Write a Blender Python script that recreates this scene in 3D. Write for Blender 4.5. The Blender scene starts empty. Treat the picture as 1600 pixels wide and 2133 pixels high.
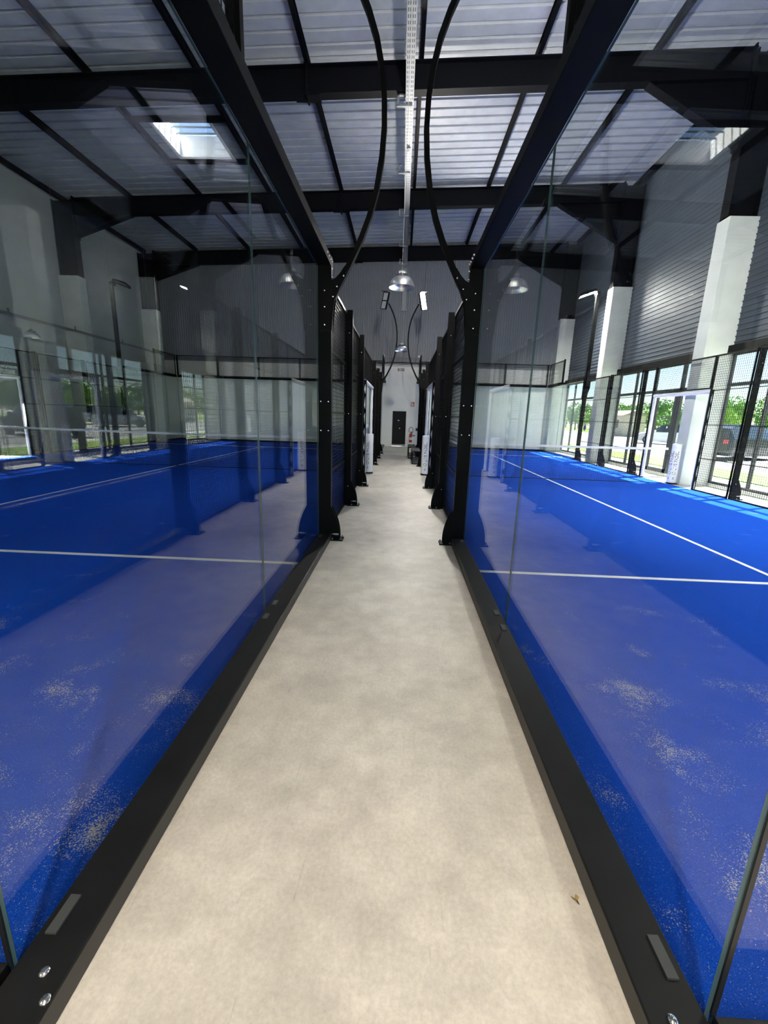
import bpy, bmesh, math, random
from mathutils import Vector, Matrix
random.seed(7)
S = bpy.context.scene
COL = S.collection
PI = math.pi

# ------------------------------------------------------------------ camera
F_PX, PITCH, YAW, ROLL, CAM_H = 874.35, 0.2262, -0.0335, 0.0312, 1.489
cp, sp, cy, sy = math.cos(PITCH), math.sin(PITCH), math.cos(YAW), math.sin(YAW)
fw = Vector((sy*cp, cy*cp, -sp)); r0 = Vector((cy, -sy, 0)); u0 = r0.cross(fw)
cr, sr = math.cos(ROLL), math.sin(ROLL)
rt = cr*r0 + sr*u0; up = -sr*r0 + cr*u0
cam_d = bpy.data.cameras.new('camera'); cam = bpy.data.objects.new('camera', cam_d); COL.objects.link(cam)
cam.matrix_world = Matrix(((rt.x, up.x, -fw.x, 0), (rt.y, up.y, -fw.y, 0), (rt.z, up.z, -fw.z, CAM_H), (0, 0, 0, 1)))
cam_d.sensor_fit = 'HORIZONTAL'; cam_d.sensor_width = 36.0
cam_d.lens = F_PX/1600.0*36.0
cam_d.clip_start = 0.02; cam_d.clip_end = 400
S.camera = cam

# ------------------------------------------------------------------ world, sun, exposure
SUN_DIR = Vector((0.92*0.528, 0.40*0.528, 0.849)).normalized()      # towards the sun
w = bpy.data.worlds.new('world'); S.world = w; w.use_nodes = True
nt = w.node_tree; nt.nodes.clear()
wo = nt.nodes.new('ShaderNodeOutputWorld'); bg = nt.nodes.new('ShaderNodeBackground')
sky = nt.nodes.new('ShaderNodeTexSky'); sky.sky_type = 'NISHITA'; sky.sun_disc = False
sky.sun_elevation = math.asin(SUN_DIR.z); sky.sun_rotation = math.atan2(SUN_DIR.x, SUN_DIR.y)
sky.air_density = 1.0; sky.dust_density = 0.0; sky.ozone_density = 3.0
bg.inputs['Strength'].default_value = 0.085
nt.links.new(sky.outputs[0], bg.inputs['Color']); nt.links.new(bg.outputs[0], wo.inputs['Surface'])
sd = bpy.data.lights.new('sun', 'SUN'); sd.energy = 12.0; sd.angle = math.radians(0.55); sd.color = (1.0, 0.95, 0.88)
so = bpy.data.objects.new('sun', sd); COL.objects.link(so); so.location = SUN_DIR*40
so.rotation_euler = SUN_DIR.to_track_quat('Z', 'Y').to_euler()
S.view_settings.view_transform = 'Standard'; S.view_settings.look = 'None'
S.view_settings.gamma = 1.0; S.view_settings.use_curve_mapping = False
S.view_settings.exposure = 2.15
FLOOD = 430.0          # radiance of the lit floodlight modules
FILL_PENDANT = 900.0  # radiance of the added fill pendants behind the camera
cyc = S.cycles
cyc.use_denoising = True
cyc.max_bounces = 10; cyc.diffuse_bounces = 5; cyc.glossy_bounces = 6; cyc.transmission_bounces = 8
cyc.transparent_max_bounces = 48
cyc.caustics_reflective = False; cyc.caustics_refractive = False
cyc.sample_clamp_indirect = 10.0

# ------------------------------------------------------------------ materials
MATS = {}
def new_mat(name):
    m = bpy.data.materials.new(name); m.use_nodes = True; MATS[name] = m
    return m, m.node_tree, m.node_tree.nodes['Principled BSDF']
def simple(name, col, rough=0.5, metal=0.0, spec=0.5, noise=0.0, nscale=20.0, bump=0.0):
    m, t, p = new_mat(name)
    p.inputs['Base Color'].default_value = (*col, 1); p.inputs['Roughness'].default_value = rough
    p.inputs['Metallic'].default_value = metal; p.inputs['Specular IOR Level'].default_value = spec
    if noise or bump:
        tc = t.nodes.new('ShaderNodeTexCoord'); n = t.nodes.new('ShaderNodeTexNoise'); n.inputs['Scale'].default_value = nscale
        n.inputs['Detail'].default_value = 5
        t.links.new(tc.outputs['Object'], n.inputs['Vector'])
        if noise:
            mr = t.nodes.new('ShaderNodeMapRange'); mr.inputs[1].default_value = 0.3; mr.inputs[2].default_value = 0.7
            mr.inputs[3].default_value = 1-noise; mr.inputs[4].default_value = 1+noise
            mx = t.nodes.new('ShaderNodeVectorMath'); mx.operation = 'SCALE'; mx.inputs[0].default_value = col
            t.links.new(n.outputs['Fac'], mr.inputs[0]); t.links.new(mr.outputs[0], mx.inputs['Scale']); t.links.new(mx.outputs[0], p.inputs['Base Color'])
        if bump:
            b = t.nodes.new('ShaderNodeBump'); b.inputs['Strength'].default_value = bump; b.inputs['Distance'].default_value = 0.01
            t.links.new(n.outputs['Fac'], b.inputs['Height']); t.links.new(b.outputs[0], p.inputs['Normal'])
    return m
def emit(name, col, strength):
    m, t, p = new_mat(name)
    p.inputs['Base Color'].default_value = (0.8, 0.8, 0.8, 1)
    p.inputs['Emission Color'].default_value = (*col, 1); p.inputs['Emission Strength'].default_value = strength
    return m
def glass(name, tint, f0=0.043):
    m = bpy.data.materials.new(name); m.use_nodes = True; MATS[name] = m
    t = m.node_tree; t.nodes.clear()
    o = t.nodes.new('ShaderNodeOutputMaterial'); mix = t.nodes.new('ShaderNodeMixShader')
    tr = t.nodes.new('ShaderNodeBsdfTransparent'); tr.inputs['Color'].default_value = (*tint, 1)
    gl = t.nodes.new('ShaderNodeBsdfGlossy'); gl.inputs['Roughness'].default_value = 0.0
    lw = t.nodes.new('ShaderNodeLayerWeight'); lw.inputs['Blend'].default_value = 0.5
    pw = t.nodes.new('ShaderNodeMath'); pw.operation = 'POWER'; pw.inputs[1].default_value = 5.0
    ma = t.nodes.new('ShaderNodeMath'); ma.operation = 'MULTIPLY_ADD'; ma.inputs[1].default_value = 1-f0; ma.inputs[2].default_value = f0
    t.links.new(lw.outputs['Facing'], pw.inputs[0]); t.links.new(pw.outputs[0], ma.inputs[0]); t.links.new(ma.outputs[0], mix.inputs['Fac'])
    t.links.new(tr.outputs[0], mix.inputs[1]); t.links.new(gl.outputs[0], mix.inputs[2]); t.links.new(mix.outputs[0], o.inputs['Surface'])
    return m

simple('black_steel', (0.0024, 0.0026, 0.003), 0.5, 0.0, 0.09, bump=0.02, nscale=300)
simple('black_rail', (0.008, 0.0085, 0.0095), 0.45, 0.0, 0.2, noise=0.25, nscale=5)
simple('rail_side', (0.028, 0.026, 0.024), 0.5)
simple('frame_steel', (0.0022, 0.0027, 0.0045), 0.6, 0.0, 0.09, noise=0.15, nscale=3)
simple('shim_grey', (0.045, 0.05, 0.052), 0.6)
simple('chrome', (0.75, 0.75, 0.76), 0.18, 1.0)
simple('zinc', (0.24, 0.255, 0.275), 0.45, 0.6, noise=0.15, nscale=30)
simple('aluminium', (0.86, 0.86, 0.87), 0.30, 1.0)
simple('white_wall', (0.88, 0.88, 0.85), 0.75, noise=0.04, nscale=2, bump=0.03)
simple('grey_white_wall', (0.40, 0.42, 0.42), 0.75, noise=0.05, nscale=2, bump=0.03)
simple('white_concrete', (0.50, 0.535, 0.53), 0.7, noise=0.06, nscale=3, bump=0.03)
simple('grey_clad', (0.15, 0.165, 0.19), 0.42, noise=0.06, nscale=1.5)
simple('dark_clad', (0.06, 0.073, 0.095), 0.55, 0.0, 0.2, noise=0.06, nscale=1.5)
simple('roof_deck', (0.37, 0.40, 0.46), 0.5, noise=0.08, nscale=4)
simple('anthracite', (0.035, 0.037, 0.042), 0.45)
simple('door_black', (0.007, 0.0075, 0.008), 0.6, 0.0, 0.2)
simple('white_foam', (0.76, 0.77, 0.82), 0.6, noise=0.05, nscale=30, bump=0.1)
simple('white_line', (0.85, 0.86, 0.88), 0.8)
simple('net_white', (0.72, 0.73, 0.76), 0.7)
simple('net_black', (0.01, 0.011, 0.015), 0.8)
simple('ink', (0.006, 0.006, 0.01), 0.6)
simple('ball_green', (0.23, 0.38, 0.05), 0.6)
simple('logo_white', (0.75, 0.75, 0.75), 0.6)
simple('glass_edge', (0.045, 0.085, 0.095), 0.2, 0.0, 0.3)
simple('seal_black', (0.008, 0.009, 0.012), 0.3)
simple('red_paint', (0.42, 0.015, 0.02), 0.35)
simple('sign_red', (0.5, 0.03, 0.05), 0.5)
simple('rubber', (0.012, 0.012, 0.012), 0.6)
simple('asphalt', (0.26, 0.255, 0.25), 0.9, noise=0.15, nscale=2)
simple('paving', (0.44, 0.42, 0.39), 0.85, noise=0.08, nscale=4)
simple('grass', (0.19, 0.30, 0.05), 0.9, noise=0.35, nscale=3)
simple('bark', (0.10, 0.07, 0.05), 0.9)
simple('leaf_a', (0.12, 0.26, 0.035), 0.6, noise=0.4, nscale=1.2)
simple('leaf_b', (0.20, 0.33, 0.05), 0.6, noise=0.4, nscale=1.0)
simple('leaf_c', (0.07, 0.17, 0.035), 0.6, noise=0.4, nscale=1.4)
simple('car_white', (0.72, 0.74, 0.77), 0.25)
simple('car_dark', (0.035, 0.038, 0.048), 0.2)
simple('car_blue', (0.05, 0.09, 0.16), 0.2)
simple('car_glass', (0.03, 0.04, 0.05), 0.08)
simple('tyre', (0.015, 0.015, 0.016), 0.8)
simple('rim', (0.5, 0.5, 0.52), 0.3, 0.8)
simple('plaster', (0.62, 0.55, 0.46), 0.8)
simple('roof_tile', (0.36, 0.30, 0.25), 0.8)
simple('violet', (0.28, 0.16, 0.45), 0.6)
simple('moth_wing', (0.42, 0.30, 0.12), 0.8)
simple('moth_dark', (0.05, 0.03, 0.02), 0.8)
simple('screen_black', (0.006, 0.006, 0.02), 0.3)
simple('digit_grey', (0.35, 0.35, 0.42), 0.5)
simple('sensor_white', (0.8, 0.8, 0.8), 0.4)
simple('bench_top', (0.05, 0.05, 0.055), 0.5)
emit('led_on', (1.0, 0.95, 0.86), FLOOD)
emit('fill_lamp_on', (1.0, 0.86, 0.68), FILL_PENDANT)
simple('led_off', (0.45, 0.5, 0.55), 0.25)
glass('court_glass', (0.955, 0.982, 0.975))
glass('window_glass', (0.93, 0.95, 0.95), 0.04)

def concrete_mat():
    m, t, p = new_mat('concrete')
    tc = t.nodes.new('ShaderNodeTexCoord')
    def noise(sc, det, rough=0.55, vec=None):
        n = t.nodes.new('ShaderNodeTexNoise'); n.inputs['Scale'].default_value = sc; n.inputs['Detail'].default_value = det
        n.inputs['Roughness'].default_value = rough
        t.links.new((vec or tc.outputs['Object']), n.inputs['Vector']); return n.outputs['Fac']
    big = noise(1.1, 6, 0.6); mid = noise(6, 6, 0.65); fine = noise(70, 4, 0.7)
    r = t.nodes.new('ShaderNodeValToRGB'); r.color_ramp.elements[0].position = 0.34; r.color_ramp.elements[1].position = 0.66
    r.color_ramp.elements[0].color = (0.50, 0.475, 0.425, 1); r.color_ramp.elements[1].color = (0.71, 0.675, 0.605, 1)
    t.links.new(big, r.inputs[0])
    def mult(a, fac, lo, hi, a0=0.3, a1=0.7):
        mr = t.nodes.new('ShaderNodeMapRange'); mr.inputs[1].default_value = a0; mr.inputs[2].default_value = a1
        mr.inputs[3].default_value = lo; mr.inputs[4].default_value = hi; t.links.new(fac, mr.inputs[0])
        v = t.nodes.new('ShaderNodeVectorMath'); v.operation = 'SCALE'; t.links.new(a, v.inputs[0]); t.links.new(mr.outputs[0], v.inputs['Scale']); return v.outputs[0]
    c = mult(r.outputs[0], mid, 0.82, 1.12); c = mult(c, fine, 0.88, 1.10)
    # fine dark scratches, stretched noise
    mp = t.nodes.new('ShaderNodeMapping'); mp.inputs['Scale'].default_value = (55, 4, 1); mp.inputs['Rotation'].default_value = (0, 0, 0.3)
    t.links.new(tc.outputs['Object'], mp.inputs['Vector'])
    sc = noise(1.0, 3, 0.6, mp.outputs[0]); c = mult(c, sc, 0.82, 1.0, 0.26, 0.36)
    t.links.new(c, p.inputs['Base Color'])
    mr = t.nodes.new('ShaderNodeMapRange'); mr.inputs[3].default_value = 0.38; mr.inputs[4].default_value = 0.6; t.links.new(mid, mr.inputs[0]); t.links.new(mr.outputs[0], p.inputs['Roughness'])
    b = t.nodes.new('ShaderNodeBump'); b.inputs['Strength'].default_value = 0.12; b.inputs['Distance'].default_value = 0.004
    t.links.new(fine, b.inputs['Height']); t.links.new(b.outputs[0], p.inputs['Normal'])
concrete_mat()

def turf_mat(name):
    m, t, p = new_mat(name)
    tc = t.nodes.new('ShaderNodeTexCoord')
    def noise(sc, det, rough=0.55, off=0):
        n = t.nodes.new('ShaderNodeTexNoise'); n.inputs['Scale'].default_value = sc; n.inputs['Detail'].default_value = det
        n.inputs['Roughness'].default_value = rough
        mp = t.nodes.new('ShaderNodeMapping'); mp.inputs['Location'].default_value = (off, off*0.7, 0)
        t.links.new(tc.outputs['Object'], mp.inputs['Vector']); t.links.new(mp.outputs[0], n.inputs['Vector']); return n.outputs['Fac']
    blades = noise(260, 3, 0.7); soft = noise(9, 5, 0.6)
    r = t.nodes.new('ShaderNodeValToRGB'); r.color_ramp.elements[0].position = 0.3; r.color_ramp.elements[1].position = 0.72
    r.color_ramp.elements[0].color = (0.0013, 0.030, 0.26, 1); r.color_ramp.elements[1].color = (0.0035, 0.105, 0.78, 1)
    t.links.new(blades, r.inputs[0])
    # sand: speckle where a patch mask lets it through
    speck = noise(210, 3, 0.7, 3.1); patch = noise(3.0, 5, 0.6, 9.0)
    pm = t.nodes.new('ShaderNodeMapRange'); pm.inputs[1].default_value = 0.46; pm.inputs[2].default_value = 0.74
    pm.inputs[3].default_value = 0.0; pm.inputs[4].default_value = 0.24; t.links.new(patch, pm.inputs[0])
    sx = t.nodes.new('ShaderNodeSeparateXYZ'); t.links.new(tc.outputs['Object'], sx.inputs[0])
    ab = t.nodes.new('ShaderNodeMath'); ab.operation = 'ABSOLUTE'; t.links.new(sx.outputs['Y'], ab.inputs[0])
    em = t.nodes.new('ShaderNodeMapRange'); em.inputs[1].default_value = 7.2; em.inputs[2].default_value = 10.2
    em.inputs[3].default_value = -0.10; em.inputs[4].default_value = 0.06; t.links.new(ab.outputs[0], em.inputs[0])
    ad = t.nodes.new('ShaderNodeMath'); ad.operation = 'ADD'; t.links.new(pm.outputs[0], ad.inputs[0]); t.links.new(em.outputs[0], ad.inputs[1])
    th = t.nodes.new('ShaderNodeMath'); th.operation = 'ADD'; t.links.new(speck, th.inputs[0]); t.links.new(ad.outputs[0], th.inputs[1])
    st = t.nodes.new('ShaderNodeMapRange'); st.inputs[1].default_value = 0.69; st.inputs[2].default_value = 0.74; t.links.new(th.outputs[0], st.inputs[0])
    mx = t.nodes.new('ShaderNodeMix'); mx.data_type = 'RGBA'; mx.inputs['B'].default_value = (0.52, 0.50, 0.47, 1)
    t.links.new(st.outputs[0], mx.inputs['Factor']); t.links.new(r.outputs[0], mx.inputs['A'])
    t.links.new(mx.outputs['Result'], p.inputs['Base Color'])
    p.inputs['Roughness'].default_value = 0.9; p.inputs['Specular IOR Level'].default_value = 0.1
    b = t.nodes.new('ShaderNodeBump'); b.inputs['Strength'].default_value = 0.5; b.inputs['Distance'].default_value = 0.01
    t.links.new(blades, b.inputs['Height']); t.links.new(b.outputs[0], p.inputs['Normal'])
turf_mat('turf_blue')

# ------------------------------------------------------------------ helpers
class MB:
    def __init__(s): s.v = []; s.f = []; s.m = []; s.mi = 0; s.smooth = False
    def box(s, x0, x1, y0, y1, z0, z1):
        n = len(s.v)
        s.v += [(x0, y0, z0), (x1, y0, z0), (x1, y1, z0), (x0, y1, z0), (x0, y0, z1), (x1, y0, z1), (x1, y1, z1), (x0, y1, z1)]
        q = [(0, 3, 2, 1), (4, 5, 6, 7), (0, 1, 5, 4), (1, 2, 6, 5), (2, 3, 7, 6), (3, 0, 4, 7)]
        s.f += [tuple(n+i for i in a) for a in q]; s.m += [s.mi]*6; return s
    def poly(s, pts, ext):
        """closed outline (3-D points, planar) swept along vector ext"""
        n = len(s.v); k = len(pts); e = Vector(ext)
        s.v += [tuple(p) for p in pts] + [tuple(Vector(p)+e) for p in pts]
        s.f += [tuple(n+i for i in reversed(range(k))), tuple(n+k+i for i in range(k))]
        s.f += [(n+i, n+(i+1) % k, n+k+(i+1) % k, n+k+i) for i in range(k)]; s.m += [s.mi]*(k+2); return s
    def tube(s, pts, r, n=8, caps=True, closed=False):
        P = [Vector(p) for p in pts]; R = r if isinstance(r, (list, tuple)) else [r]*len(P); b = len(s.v); prev = None
        for i, p in enumerate(P):
            d = (P[min(i+1, len(P)-1)]-P[max(i-1, 0)]).normalized()
            if prev is None:
                a = d.orthogonal().normalized()
            else:
                a = (prev - d*prev.dot(d)).normalized()
            prev = a; c = d.cross(a)
            for j in range(n):
                t = 2*PI*j/n + PI/n; s.v.append(tuple(p + (a*math.cos(t)+c*math.sin(t))*R[i]))
        for i in range(len(P)-1):
            for j in range(n):
                s.f.append((b+i*n+j, b+i*n+(j+1) % n, b+(i+1)*n+(j+1) % n, b+(i+1)*n+j)); s.m.append(s.mi)
        if caps:
            s.f.append(tuple(b+j for j in reversed(range(n)))); s.f.append(tuple(b+(len(P)-1)*n+j for j in range(n))); s.m += [s.mi]*2
        return s
    def ribbon(s, pts, w, h, axis=(0, 1, 0)):
        """rectangular bar swept on pts; w across the path, h along axis"""
        P = [Vector(p) for p in pts]; A = Vector(axis).normalized(); b = len(s.v)
        W = w if isinstance(w, (list, tuple)) else [w]*len(P)
        for i, p in enumerate(P):
            d = (P[min(i+1, len(P)-1)]-P[max(i-1, 0)]).normalized(); c = d.cross(A).normalized()
            for (i1, i2) in ((-1, -1), (1, -1), (1, 1), (-1, 1)):
                s.v.append(tuple(p + c*(i1*W[i]/2) + A*(i2*h/2)))
        for i in range(len(P)-1):
            for j in range(4):
                s.f.append((b+i*4+j, b+i*4+(j+1) % 4, b+(i+1)*4+(j+1) % 4, b+(i+1)*4+j)); s.m.append(s.mi)
        s.f += [(b+3, b+2, b+1, b), tuple(b+(len(P)-1)*4+j for j in range(4))]; s.m += [s.mi]*2; return s
    def lathe(s, prof, n=24, o=(0, 0, 0), axis='z', cap=False):
        b = len(s.v)
        for (r, z) in prof:
            for j in range(n):
                t = 2*PI*j/n; x, y = r*math.cos(t), r*math.sin(t)
                q = (x, y, z) if axis == 'z' else ((z, x, y) if axis == 'x' else (x, z, y))
                s.v.append((q[0]+o[0], q[1]+o[1], q[2]+o[2]))
        for i in range(len(prof)-1):
            for j in range(n):
                s.f.append((b+i*n+j, b+i*n+(j+1) % n, b+(i+1)*n+(j+1) % n, b+(i+1)*n+j)); s.m.append(s.mi)
        if cap:
            s.f.append(tuple(b+j for j in reversed(range(n)))); s.f.append(tuple(b+(len(prof)-1)*n+j for j in range(n))); s.m += [s.mi]*2
        return s
    def quad(s, a, b_, c, d):
        n = len(s.v); s.v += [tuple(a), tuple(b_), tuple(c), tuple(d)]; s.f.append((n, n+1, n+2, n+3)); s.m.append(s.mi); return s
    def mesh(s, name, mats, smooth=False, bevel=0):
        me = bpy.data.meshes.new(name); me.from_pydata(s.v, [], s.f)
        for x in (mats if isinstance(mats, (list, tuple)) else [mats]): me.materials.append(MATS[x])
        me.polygons.foreach_set('material_index', s.m)
        me.update()
        if smooth:
            me.polygons.foreach_set('use_smooth', [True]*len(me.polygons))
            try: me.set_sharp_from_angle(angle=math.radians(40))
            except Exception: pass
        bm = bmesh.new(); bm.from_mesh(me); bmesh.ops.recalc_face_normals(bm, faces=bm.faces)
        if bevel: bmesh.ops.bevel(bm, geom=[e for e in bm.edges if e.calc_face_angle(0) > 0.6], offset=bevel, segments=2, affect='EDGES', profile=0.5)
        bm.to_mesh(me); bm.free()
        return me

def link(name, me, parent=None, loc=(0, 0, 0), rot=(0, 0, 0)):
    o = bpy.data.objects.new(name, me); COL.objects.link(o); o.location = loc; o.rotation_euler = rot
    if parent: o.parent = parent
    return o
def tag(o, label=None, cat=None, group=None, kind=None):
    if label: o['label'] = label
    if cat: o['category'] = cat
    if group: o['group'] = group
    if kind: o['kind'] = kind
    return o
def thing(name, label, cat, loc=(0, 0, 0), rz=0, group=None):
    o = bpy.data.objects.new(name, None); COL.objects.link(o); o.location = loc; o.rotation_euler = (0, 0, rz)
    o.empty_display_size = 0.1
    return tag(o, label, cat, group)
def struct(o): o['kind'] = 'structure'; return o
CACHE = {}
def cached(key, fn):
    if key not in CACHE: CACHE[key] = fn()
    return CACHE[key]
def one(name, fn, mats, parent=None, loc=(0, 0, 0), rot=(0, 0, 0), smooth=False, bevel=0):
    mb = MB(); fn(mb); return link(name, mb.mesh(name, mats, smooth, bevel), parent, loc, rot)
def text_mesh(body, size, mat, extrude=0.001, spacing=1.0):
    cu = bpy.data.curves.new('lettering', 'FONT'); cu.body = body; cu.size = size; cu.extrude = extrude; cu.resolution_u = 3
    cu.space_character = spacing; cu.offset = size*0.02; cu.align_x = 'LEFT'
    o = bpy.data.objects.new('tmp', cu); COL.objects.link(o)
    dg = bpy.context.evaluated_depsgraph_get(); me = bpy.data.meshes.new_from_object(o.evaluated_get(dg))
    bpy.data.objects.remove(o); me.materials.clear(); me.materials.append(MATS[mat]); me.name = 'lettering'
    return me
ORD = ['first', 'second', 'third', 'fourth', 'fifth', 'sixth', 'seventh', 'eighth', 'ninth', 'tenth']

# ------------------------------------------------------------------ key dimensions (metres)
Y0, Y1 = 0.76, 20.96                 # court ends (glass planes)
YC = 4.84                            # column beside the glass
NETY = 10.95
XGL, XGR = -0.94, 0.80               # aisle side glass planes of the two courts
XFL, XFR = -10.98, 6.84              # far side planes
XWL, XWR = -12.40, 7.70              # hall side walls
YB, YF = 21.25, -8.0                 # hall end walls
FR_Y = [10.95, 16.15, 21.02, 5.75, 0.55, -4.65]       # portal frames
def zroof(x): return 9.03 + 0.035*x  # underside of the roof deck
def zraft(x): return 8.33 + 0.035*x  # underside of rafters

# ------------------------------------------------------------------ floor, roof, walls
struct(one('floor', lambda m: m.box(XWL-0.3, XWR+0.12, YF-0.2, YB+0.3, -0.15, 0.0), 'concrete'))
GX0 = XWR+0.12
struct(one('ground', lambda m: m.box(GX0, 120, -60, 140, -0.3, -0.03), 'paving'))
tag(one('car_park', lambda m: m.box(13.0, 27.5, -30, 110, -0.03, -0.015), 'asphalt'), 'pale asphalt car park outside the windows', 'car park')
for k, (xa, xb, lab) in enumerate(((9.6, 11.6, 'green grass strip between the facade paving and the car park'), (27.5, 60.0, 'wide green verge under the trees beyond the car park'))):
    tag(one('grass_strip', lambda m: m.box(xa, xb, -30, 120, -0.03, -0.002), 'grass'), lab, 'grass', kind='stuff')

SKY = [(-6.85, -5.30, 12.62, 14.285), (-6.85, -5.30, 1.96, 3.625), (-6.85, -5.30, 6.626, 8.291)]      # roof lights x0,x1,y0,y1; all after the first are unseen, added for daylight
def build_roof():
    mb = MB(); pitch = 0.333; y = YF
    prof = []
    while y < YB+0.05:
        prof += [(y, 0), (y+0.252, 0), (y+0.262, 0.085), (y+0.323, 0.085)]; y += pitch
    prof.append((y, 0))
    for (a, za), (b, zb) in zip(prof[:-1], prof[1:]):
        ym = (a+b)/2; xs = [XWL-0.3, XWR+0.3]; spans = [(XWL-0.3, XWR+0.3)]
        for (x0, x1, y0, y1) in SKY:
            if y0 < ym < y1: spans = [(XWL-0.3, x0), (x1, XWR+0.3)]
        for (p, q) in spans:
            mb.quad((p, a, zroof(p)+za), (p, b, zroof(p)+zb), (q, b, zroof(q)+zb), (q, a, zroof(q)+za))
    # opaque outer skin above the ribs
    o = 0.14
    ys = sorted({YF-0.2, YB+0.35} | {v for k in SKY for v in k[2:]})
    for a, b in zip(ys[:-1], ys[1:]):
        spans = [(XWL-0.3, XWR+0.3)]
        for (x0, x1, y0, y1) in SKY:
            if y0 < (a+b)/2 < y1: spans = [(XWL-0.3, x0), (x1, XWR+0.3)]
        for (p, q) in spans:
            mb.quad((p, a, zroof(p)+o), (q, a, zroof(q)+o), (q, b, zroof(q)+o), (p, b, zroof(p)+o))
    return link('ceiling', mb.mesh('ceiling', 'roof_deck'))
struct(build_roof())

def ribbed(mb, x, ya, yb, z0, z1, pitch, depth, horiz=True, sgn=1):
    """ribbed sheet in a plane x=const (horizontal ribs); sgn is the direction of the ribs' relief"""
    z = z0; prof = []
    while z < z1-1e-6:
        for dz, d in ((0, 0), (pitch*0.62, 0), (pitch*0.72, 1), (pitch*0.9, 1)):
            if z+dz < z1: prof.append((z+dz, d*depth*sgn))
        z += pitch
    prof.append((z1, 0))
    for (a, da), (b, db) in zip(prof[:-1], prof[1:]):
        mb.quad((x+da, ya, a), (x+da, yb, a), (x+db, yb, b), (x+db, ya, b))

# --- right (window) wall
PILL_R = [(y-0.2, y+0.2) for y in sorted(FR_Y)]
ZH = 3.16                            # window head
wr = bpy.data.objects.new('wall_right', None); COL.objects.link(wr); struct(wr)
one('plinth', lambda m: m.box(XWR, XWR+0.12, YF, YB, 0.0, 0.09), 'white_concrete', wr)
def clad_right(mb):
    ribbed(mb, XWR, YF, YB, ZH+0.14, 9.4, 0.125, 0.018, sgn=-1)
    mb.box(XWR+0.02, XWR+0.12, YF-0.2, YB+0.2, ZH, 9.4)
one('cladding', clad_right, 'dark_clad', wr)
one('wall_backing', lambda m: [m.box(XWR+0.02, XWR+0.12, a, b, 0.09, ZH) for a, b in PILL_R] and m.box(XWR+0.02, XWR+0.12, YF, -4.85, 0.09, ZH), 'white_concrete', wr)
one('lintel', lambda m: [m.box(XWR-0.12, XWR+0.02, PILL_R[i][1], PILL_R[i+1][0], ZH, ZH+0.16) for i in range(len(PILL_R)-1)], 'black_steel', wr)

XG = XWR+0.06
BAYS = []
ps = PILL_R
mull = {0: [], 1: [], 2: [], 3: [], 4: []}
bays = [(ps[i][1], ps[i+1][0]) for i in range(len(ps)-1)]
bay_mull = [None, None, [9.55, 8.35, 7.15], [14.85, 13.72, 12.45], [19.9, 18.75, 17.55]]
for i, (a, b) in enumerate(bays):
    ms = sorted(bay_mull[i]) if bay_mull[i] else [a+(b-a)*k/4 for k in (1, 2, 3)]
    wnd = bpy.data.objects.new('window_%d' % (i+1), None); COL.objects.link(wnd); wnd.location = (XG, (a+b)/2, 0); struct(wnd)
    oy = (a+b)/2
    def frame(mb):
        mb.box(-0.03, 0.03, a-oy, b-oy, 0.09, 0.15); mb.box(-0.03, 0.03, a-oy, b-oy, ZH-0.06, ZH); mb.box(-0.035, 0.035, a-oy, b-oy, 2.40, 2.48)
        mb.box(-0.03, 0.03, a-oy, a-oy+0.05, 0.09, ZH); mb.box(-0.03, 0.03, b-oy-0.05, b-oy, 0.09, ZH)
    one('window_frame', frame, 'anthracite', wnd)
    for k, y in enumerate(ms):
        wd = 0.05 if not (i == 3 and k == 0) else 0.11
        one('mullion', lambda m: m.box(-0.035, 0.035, y-oy-wd/2, y-oy+wd/2, 0.15, ZH-0.06), 'anthracite', wnd)
    ed = [a+0.05]+ms+[b-0.05]
    for p, q in zip(ed[:-1], ed[1:]):
        for z0, z1 in ((0.15, 2.40), (2.48, ZH-0.06)):
            one('pane', lambda m: m.box(-0.006, 0.006, p-oy+0.02, q-oy-0.02, z0, z1), 'window_glass', wnd)
    if i == 3:
        def dl(mb):
            for yy in (12.56, 13.42): mb.box(-0.04, 0.0, yy-oy, yy-oy+0.09, 0.1, 2.40)
            mb.box(-0.04, 0.0, 12.56-oy, 13.5-oy, 0.1, 0.2); mb.box(-0.04, 0.0, 12.56-oy, 13.5-oy, 2.31, 2.40)
        one('door_leaf_frame', dl, 'anthracite', wnd)
        t = link('lettering', text_mesh('ENTREE', 0.11, 'ink'), wnd, (0.008, 12.85-oy, 1.64), (PI/2, 0, PI/2))
    if i == 4:
        one('round_sticker', lambda m: m.lathe([(0.0, 0.0), (0.14, 0.0), (0.14, 0.002), (0.0, 0.002)], 20, (0.007, 18.45-oy, 1.25), 'x'), 'violet', wnd)

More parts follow.
